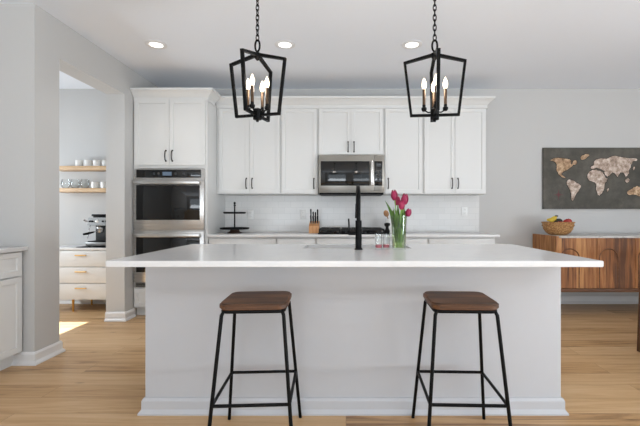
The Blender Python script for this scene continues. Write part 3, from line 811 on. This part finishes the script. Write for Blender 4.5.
for k, (x, y, lb) in enumerate(((.212, 2.515, 'small glass with pink drink nearer the faucet'), (.264, 2.535, 'small glass with pink drink nearer the tulip vase'))):
    t = thing('drinking_glass', lb, 'glass', (x, y, CZ), 'small glasses on the island')
    b = BM(); lathe(b, [(0, 0), (.021, 0), (.0225, .003), (.0245, .102), (.0235, .102), (.0213, .010), (0, .009)], (x, y, CZ), 28); obj('tumbler', b, 'glass', t)
    b = BM(); lathe(b, [(0, .0095), (.0208, .0105), (.0216, .030), (0, .030)], (x, y, CZ), 24); obj('drink', b, 'pink', t)

# ------------------------------------------------------------------ cabinet run at the left edge
LF = -2.440
lb_ = ['white base cabinet at the left edge, against the short grey wall', 'white base cabinet further forward along the left wall']
R90 = Matrix.Rotation(PI/2, 4, 'Z')      # local -Y front turns to face +X; local x becomes world y
for k, (y0, y1) in enumerate(((2.07, 2.925), (1.21, 2.065))):
    t = thing('base_cabinet', lb_[k], 'cabinet', ((XL+LF)/2, (y0+y1)/2, 0))
    obj('body', box(BM(), XL+.002, LF-.022, y0, y1 if k else y1+.017, .1, .868), 'cab', t, False)
    obj('toe_kick', box(BM(), XL+.002, LF-.08, y0, y1 if k else y1+.017, 0, .1), 'cab', t, False)
    def put(bm): return move(bm, Matrix(((0, -1, 0, 0), (1, 0, 0, 0), (0, 0, 1, 0), (0, 0, 0, 1))))
    d = obj('drawer', put(shaker(y0+.012, y1-.012, .685, .858, -LF)), 'cab', t, False)
    obj('handle', put(pull(((y0+y1)/2, -LF, .77), vertical=False)), 'pull', d)
    m_ = (y0+y1)/2
    for a, c, h in ((y0+.012, m_-.002, m_-.035), (m_+.002, y1-.012, m_+.035)):
        d = obj('door', put(shaker(a, c, .112, .672, -LF)), 'cab', t, False)
        obj('handle', put(pull((h, -LF, .58))), 'pull', d)
o = obj('countertop', box(BM(), XL+.002, LF+.026, 1.19, 2.943, .869, .899, .003), 'quartz')
tag(o, 'short white countertop over the cabinet at the left edge', 'countertop'); centre(o, (-2.75, 2.07, .869))

# ------------------------------------------------------------------ pantry
pc = thing('drawer_cabinet', 'low white drawer cabinet with gold pulls and legs in the pantry', 'cabinet', (-3.07, 4.72, 0))
PX0, PX1 = -3.50, -2.64
obj('body', box(BM(), PX0, PX1, 4.515, 4.91, .145, .722, .002), 'cab', pc)
obj('top', box(BM(), PX0-.008, PX1+.008, 4.492, 4.915, .7225, .75, .003), 'quartz', pc)
for z0, z1 in ((.150, .333), (.341, .524), (.532, .715)):
    d = obj('drawer', slab(PX0+.004, PX1-.004, z0, z1, 4.496, .018), 'cab', pc)
    b = BM(); zc = z1-.05
    tube(b, [(-3.135, 4.474, zc), (-3.005, 4.474, zc)], .0065, 8)
    for x in (-3.12, -3.02): cyl(b, (x, 4.496, zc), (x, 4.474, zc), .005, seg=8)
    obj('handle', b, 'gold_pull', d)
for x in (-3.2, -2.70):
    for y in (4.54, 4.87):
        b = BM(); cyl(b, (x, y, 0), (x, y, .145), .009, .013, 12); obj('leg', b, 'brass', pc)
o = obj('counter_mat', box(BM(), -3.16, -2.68, 4.53, 4.88, .7505, .7565, .002), 'mat'); tag(o, 'thin black mat under the espresso machine', 'mat'); centre(o, (-2.92, 4.7, .7505))

em = thing('espresso_machine', 'stainless espresso machine on the pantry cabinet, partly behind the opening', 'coffee machine', (-2.90, 4.71, .757))
ez = .757; ex0, ex1 = -3.07, -2.74
b = BM(); box(b, ex0, ex1, 4.56, 4.86, ez+.012, ez+.055, .006); obj('base', b, 'machine', em)
b = BM(); box(b, ex0+.015, ex1-.015, 4.72, 4.86, ez+.055, ez+.25, .006); obj('column', b, 'iron', em)
b = BM(); prism(b, [(ex0-.0, 4.58, ez+.25), (ex0-.0, 4.86, ez+.25), (ex0-.0, 4.86, ez+.345), (ex0-.0, 4.60, ez+.345)], (ex1-ex0, 0, 0))
bmesh.ops.bevel(b, geom=[e for e in b.edges if e.calc_face_angle(0) > .6], offset=.008, segments=2, affect='EDGES'); obj('head', b, 'machine', em)
b = BM(); lathe(b, [(0, 0), (.020, 0), (.020, .004), (.017, .006), (0, .006)], (0, 0, 0), 20); move(b, Matrix.Translation((-2.955, 4.592, ez+.298)) @ Matrix.Rotation(PI/2, 4, 'X')); obj('pressure_gauge', b, 'white_cer', em)
for x in (-3.035, -3.005, -2.88, -2.84): b = BM(); cyl(b, (x, 4.60, ez+.30), (x, 4.578, ez+.30), .010, seg=14); obj('button', b, 'black', em)
b = BM(); box(b, ex0+.05, ex1-.02, 4.62, 4.84, ez+.345, ez+.362, .004); box(b, ex0+.04, ex1-.01, 4.60, 4.85, ez+.362, ez+.385, .008); obj('cup_rail', b, 'black', em)
b = BM(); lathe(b, [(0, 0), (.038, 0), (.042, .012), (.042, .03), (.03, .05), (0, .05)], (-2.955, 4.655, ez+.198), 20); obj('group_head', b, 'chrome', em)
b = BM(); lathe(b, [(0, 0), (.028, 0), (.034, .012), (.034, .03), (0, .03)], (-2.955, 4.655, ez+.165), 20)
tube(b, [(-2.985, 4.645, ez+.178), (-3.01, 4.62, ez+.172)], .007, 8); pf = obj('portafilter', b, 'chrome', em)
b = BM(); tube(b, [(-3.01, 4.62, ez+.172), (-3.05, 4.575, ez+.156), (-3.085, 4.54, ez+.148)], [.010, .014, .011], 12); obj('grip', b, 'black', pf)
b = BM(); box(b, ex0+.02, ex1-.02, 4.565, 4.715, ez+.0555, ez+.066, .003); obj('drip_tray', b, 'black', em)
b = BM(); tube(b, [(ex0+.01, 4.62, ez+.275), (ex0-.02, 4.61, ez+.30), (ex0-.045, 4.60, ez+.318)], [.008, .009, .011], 10); tube(b, [(ex0+.03, 4.60, ez+.25), (ex0+.022, 4.59, ez+.20), (ex0+.012, 4.58, ez+.10)], .005, 8); obj('steam_wand', b, 'chrome', em)
b = BM()
for x in (ex0+.03, ex1-.03):
    for y in (4.585, 4.835): cyl(b, (x, y, ez), (x, y, ez+.013), .014, seg=12)
obj('feet', b, 'black', em)

shz = (1.735, 1.463)
for z, lb in zip(shz, ('upper light wood shelf holding a row of white mugs in the pantry', 'lower light wood shelf holding glasses and two mugs in the pantry')):
    o = obj('wall_shelf', box(BM(), -3.62, -2.62, 4.755, 4.948, z-.048, z, .002), 'shelf_wood'); tag(o, lb, 'shelf', 'pantry shelves'); centre(o, (-3.12, 4.85, z-.048))
def mug_parts(t, x, y, z):
    b = BM(); lathe(b, [(0, 0), (.036, 0), (.041, .006), (.042, .078), (.039, .078), (.038, .008), (0, .007)], (x, y, z), 24); obj('cup', b, 'white_cer', t)
    b = BM(); tube(b, [(x+.028*1.41, y+.0, z+.062), (x+.056, y, z+.060), (x+.060, y, z+.04), (x+.054, y, z+.02), (x+.038, y, z+.018)], .004, 8); obj('handle', b, 'white_cer', t)
mg = None
mugs = [(-3.335, shz[0], 'white mug at the left of the upper shelf row'), (-3.223, shz[0], 'white mug second from left on the upper shelf'),
        (-3.112, shz[0], 'white mug third from left on the upper shelf'), (-3.000, shz[0], 'white mug at the right of the upper shelf row'),
        (-3.135, shz[1], 'white mug beside the glasses on the lower shelf'), (-3.020, shz[1], 'white mug at the right of the lower shelf')]
for x, z, lb in mugs:
    if mg is None:
        mg = thing('mug', lb, 'mug', (0, 0, 0), 'white mugs on the pantry shelves'); mug_parts(mg, 0, 0, 0); mg.location = (x, 4.835, z+.0005); mg.rotation_euler = (0, 0, .5)
    else: dup(mg, (x, 4.835, z+.0005), lb, .5)
for x, lb in ((-3.50, 'clear stemless glass at the left of the lower shelf'), (-3.385, 'clear stemless glass in the middle of the lower shelf trio'), (-3.262, 'clear stemless glass next to the lower white mugs')):
    b = BM(); lathe(b, [(0, 0), (.03, 0), (.048, .02), (.055, .05), (.050, .085), (.042, .115), (.0405, .115), (.048, .085), (.053, .05), (.046, .022), (.03, .006), (0, .005)], (x, 4.835, shz[1]+.0005), 28)
    o = obj('stemless_glass', b, 'glass'); tag(o, lb, 'glass', 'stemless glasses on the lower shelf'); centre(o, (x, 4.835, shz[1]+.0005))

# ------------------------------------------------------------------ sideboard and what it carries
SBX0, SBX1, SBY0, SBY1 = 2.375, 4.175, 4.372, 4.925
sb = thing('sideboard', 'warm brown plank sideboard with arched door grooves and marble top', 'sideboard', (3.27, 4.65, 0))
b = BM(); box(b, SBX0, SBX0+.03, SBY0, SBY1, .30, .893); box(b, SBX1-.03, SBX1, SBY0, SBY1, .30, .893); box(b, SBX0+.03, SBX1-.03, SBY0+.03, SBY1, .30, .872)
obj('body', b, 'side_wood', sb, False)
obj('marble_top', box(BM(), SBX0+.031, SBX1-.031, SBY0-.004, SBY1-.002, .8725, .894, .002), 'marble', sb)
obj('bottom_rail', box(BM(), SBX0-.003, SBX1+.003, SBY0-.012, SBY1, .262, .2995, .003), 'side_dark', sb)
for k in range(4):
    x0 = 2.408+k*.434; d = obj('door', box(BM(), x0, x0+.430, SBY0+.006, SBY0+.028, .302, .870, .002), 'side_wood', sb, False)
    cx = 2.533+k*.44; b = BM(); pts = [(cx+.105, SBY0+.006, .31)]
    for q in range(13):
        a = PI*q/12; pts.append((cx+.105*math.cos(a), SBY0+.006, .645+.105*math.sin(a)))
    pts.append((cx-.105, SBY0+.006, .31)); tube(b, pts, .006, 8); obj('arch_moulding', b, 'side_dark', d)
for x in (2.415, 4.13):
    for y in (4.46, 4.86): b = BM(); box(b, x-.03, x+.03, y-.03, y+.03, 0, .262, .004); obj('leg', b, 'side_dark', sb)
# bowl of fruit
bx, by, bz = 2.530, 4.62, .8945
bw = thing('fruit_bowl', 'round woven wicker bowl of fruit on the sideboard', 'bowl', (bx, by, bz))
b = BM(); prof = [(0, 0), (.070, 0)] + [(.070+.100*math.sin(k/10*PI/2), .15*(1-math.cos(k/10*PI/2))) for k in range(1, 11)]
inner = [(max(0, r-.012), z+.010) for r, z in reversed(prof)]
lathe(b, prof+[(.164, .156)]+inner[1:], (bx, by, bz), 40); obj('shell', b, 'wicker', bw)
b = BM()
for r_, z in ((.1705, .150), (.166, .112), (.151, .072), (.124, .036)):
    pts = [(bx+(r_+.004*math.sin(20*2*PI*q/120))*math.cos(2*PI*q/120), by+(r_+.004*math.sin(20*2*PI*q/120))*math.sin(2*PI*q/120), bz+z) for q in range(120)]
    tube(b, pts, .007, 6, closed=True)
obj('woven_bands', b, 'wicker', bw)
def fruit(nm, x, y, z, r_, mt, lb, cat, sx=1, grp=None):
    b = BM(); lathe(b, [(0, -r_*.86), (r_*.35, -r_*.92), (r_*.8, -r_*.6), (r_, 0), (r_*.9, r_*.5), (r_*.5, r_*.86), (r_*.15, r_*.80), (0, r_*.70)], (0, 0, 0), 22)
    move(b, Matrix.Translation((x, y, z)) @ Matrix.Diagonal((sx, 1, 1, 1)))
    o = obj(nm, b, mt); tag(o, lb, cat, grp); centre(o, (x, y, z)); return o
for x, y, z, r_, lb in ((2.635, 4.59, 1.050, .042, 'red apple at the right rim of the wicker bowl'), (2.588, 4.538, 1.044, .040, 'red apple near the front of the wicker bowl'), (2.570, 4.680, 1.048, .041, 'red apple at the back of the wicker bowl'), (2.506, 4.530, 1.024, .038, 'red apple low at the front centre of the bowl')):
    o = fruit('apple', x, y, z, r_, 'apple', lb, 'apple', 1, 'red apples in the bowl')
    b = BM(); tube(b, [(x, y, z+r_*.70), (x+.004, y, z+r_*1.05)], .002, 6)
    bmesh.ops.translate(b, vec=Vector((0, 0, 0)), verts=b.verts[:]); obj('stem', b, 'banana_tip', o)
fruit('avocado', 2.528, 4.610, 1.056, .038, 'avocado', 'dark avocado in the middle of the wicker bowl', 'avocado', 1.3)
for k, (dy, dz, lb) in enumerate(((0, 0, 'front banana at the left of the wicker bowl'), (.052, .010, 'rear banana at the left of the wicker bowl'))):
    b = BM(); pts = bez((2.400, 4.57+dy, 1.066+dz), (2.45, 4.575+dy, 1.055+dz), (2.50, 4.60+dy*.6, 1.112+dz*.2), 12)
    tube(b, pts, [.007]+[.015+.004*math.sin(PI*q/10) for q in range(11)]+[.008], 10)
    o = obj('banana', b, 'banana'); tag(o, lb, 'banana', 'bananas in the bowl'); centre(o, (2.455, 4.57+dy, 1.03+dz))
    b = BM(); tube(b, [pts[-1], pts[-1]+Vector((.018, 0, .012))], [.0075, .0085], 8); obj('stem', b, 'banana_tip', o)

# ------------------------------------------------------------------ world map picture
mp_ = thing('wall_map', 'large dark grey world map canvas on the wall above the sideboard', 'picture', (3.27, 4.93, 1.21))
CXA, CXB, CZA, CZB = 2.51, 4.03, 1.208, 1.988
obj('canvas', box(BM(), CXA, CXB, 4.92, 4.948, CZA, CZB, .002), 'canvas', mp_)
def U(p, q): return (2.51 + (p-19)/6.36*.01271, 1.988 - (q-20)/6.36*.01271)
shapes = {
 'north_america': ('land_tan', [(62,103),(80,90),(110,85),(140,88),(165,92),(185,95),(195,105),(190,120),(200,128),(208,105),(222,100),(232,115),(222,128),(205,132),(192,145),(180,155),(165,165),(150,172),(140,178),(132,185),(135,195),(148,203),(160,213),(150,213),(130,203),(115,190),(108,175),(100,160),(103,145),(105,130),(95,115),(78,105)]),
 'greenland': ('land_tan', [(255,85),(265,70),(285,62),(305,60),(308,72),(295,82),(275,95),(262,98)]),
 'south_america': ('land', [(172,228),(185,222),(205,228),(222,240),(245,252),(258,262),(250,280),(240,298),(228,312),(218,330),(212,350),(202,360),(195,345),(196,315),(190,290),(178,272),(168,255),(166,240)]),
 'africa': ('land', [(300,190),(312,172),(330,162),(355,160),(375,168),(395,178),(405,195),(415,215),(428,218),(420,235),(408,252),(405,275),(398,295),(388,312),(375,325),(365,322),(358,300),(352,278),(355,258),(345,240),(325,235),(308,228),(298,212)]),
 'eurasia': ('land', [(318,150),(325,138),(340,128),(338,112),(352,95),(372,92),(392,90),(420,92),(445,80),(470,72),(500,78),(530,85),(560,88),(590,88),(612,92),(612,102),(595,105),(582,112),(575,130),(570,150),(560,165),(562,185),(550,200),(540,205),(535,190),(525,178),(510,178),(500,190),(490,208),(480,195),(470,180),(455,178),(440,195),(425,205),(412,195),(402,178),(412,170),(395,163),(370,152),(350,148),(335,155)]),
 'madagascar': ('land', [(420,288),(430,276),(433,290),(423,302)]),
 'australia': ('land_tan', [(552,300),(570,290),(590,275),(605,270),(615,262),(625,270),(645,285),(655,300),(645,320),(628,330),(605,320),(580,318),(562,322),(553,315)]),
 'indonesia': ('land', [(535,225),(545,222),(556,214),(566,224),(560,238),(548,245),(540,238)]),
 'japan': ('land', [(588,150),(596,138),(600,148),(592,165)]),
 'new_zealand': ('land_tan', [(690,330),(700,318),(706,326),(695,345)]),
}
def outset(poly, d):
    n = len(poly); A = sum(poly[k][0]*poly[(k+1) % n][1]-poly[(k+1) % n][0]*poly[k][1] for k in range(n)); sg = 1 if A > 0 else -1; res = []
    for k in range(n):
        a, p, c = Vector(poly[k-1]), Vector(poly[k]), Vector(poly[(k+1) % n]); e = (p-a).normalized()+(c-p).normalized()
        nn = Vector((e.y, -e.x)); nn = nn.normalized() if nn.length > 1e-6 else Vector((0, 0)); res.append(tuple(p+nn*(d*sg)))
    return res
def jag(poly, amp=1.6):
    out = []
    for k, p in enumerate(poly):
        q = poly[(k+1) % len(poly)]; out.append(p)
        out.append(((p[0]+q[0])/2+random.uniform(-amp, amp), (p[1]+q[1])/2+random.uniform(-amp, amp)))
    return out
for nm, (mt, poly) in shapes.items():
    pj = jag(jag(poly, 2.2), 1.3)
    b = BM(); prism(b, [(U(p, q)[0], 4.9195, U(p, q)[1]) for p, q in outset(poly, 4.0)], (0, -.0015, 0)); h = obj(nm, b, 'halo', mp_, False)
    b = BM(); prism(b, [(U(p, q)[0], 4.9178, U(p, q)[1]) for p, q in pj], (0, -.003, 0)); obj('land', b, mt, h, False)
star = []
for k in range(16):
    a = PI*k/8; r_ = (36, 7, 17, 7)[k % 4]; star.append((115+r_*math.sin(a), 320+r_*math.cos(a)))
b = BM(); prism(b, [(U(p, q)[0], 4.9197, U(p, q)[1]) for p, q in star], (0, -.0025, 0)); obj('compass_rose', b, 'rose', mp_, False)

# ------------------------------------------------------------------ dining table whose leg shows at the right edge
dt = thing('dining_table', 'dark brown dining table with one leg showing at the right edge', 'table', (3.2, 2.6, 0))
TX_0, TX_1, TY_0, TY_1 = 2.455, 4.0, 1.95, 3.235
obj('tabletop', box(BM(), TX_0, TX_1, TY_0, TY_1, .72, .755, .004), 'table_wood', dt)
b = BM(); box(b, TX_0+.06, TX_1-.06, TY_0+.03, TY_0+.05, .64, .7195); box(b, TX_0+.06, TX_1-.06, TY_1-.05, TY_1-.03, .64, .7195); box(b, TX_0+.03, TX_0+.05, TY_0+.05, TY_1-.05, .64, .7195); box(b, TX_1-.05, TX_1-.03, TY_0+.05, TY_1-.05, .64, .7195)
obj('apron', b, 'table_wood', dt, False)
for sx, x in ((1, TX_0), (-1, TX_1)):
    for sy, y in ((1, TY_0), (-1, TY_1)):
        b = BM(); q = 0
        vs_t = [b.verts.new((x+sx*u, y+sy*v, .7195)) for u, v in ((0, 0), (.08, 0), (.08, .08), (0, .08))]
        vs_b = [b.verts.new((x+sx*(u-.025), y+sy*v, 0)) for u, v in ((0, 0), (.045, 0), (.045, .045), (0, .045))]
        b.faces.new(vs_t); b.faces.new(vs_b)
        for k in range(4): b.faces.new((vs_t[k], vs_t[(k+1) % 4], vs_b[(k+1) % 4], vs_b[k]))
        obj('leg', b, 'table_wood', dt, False)
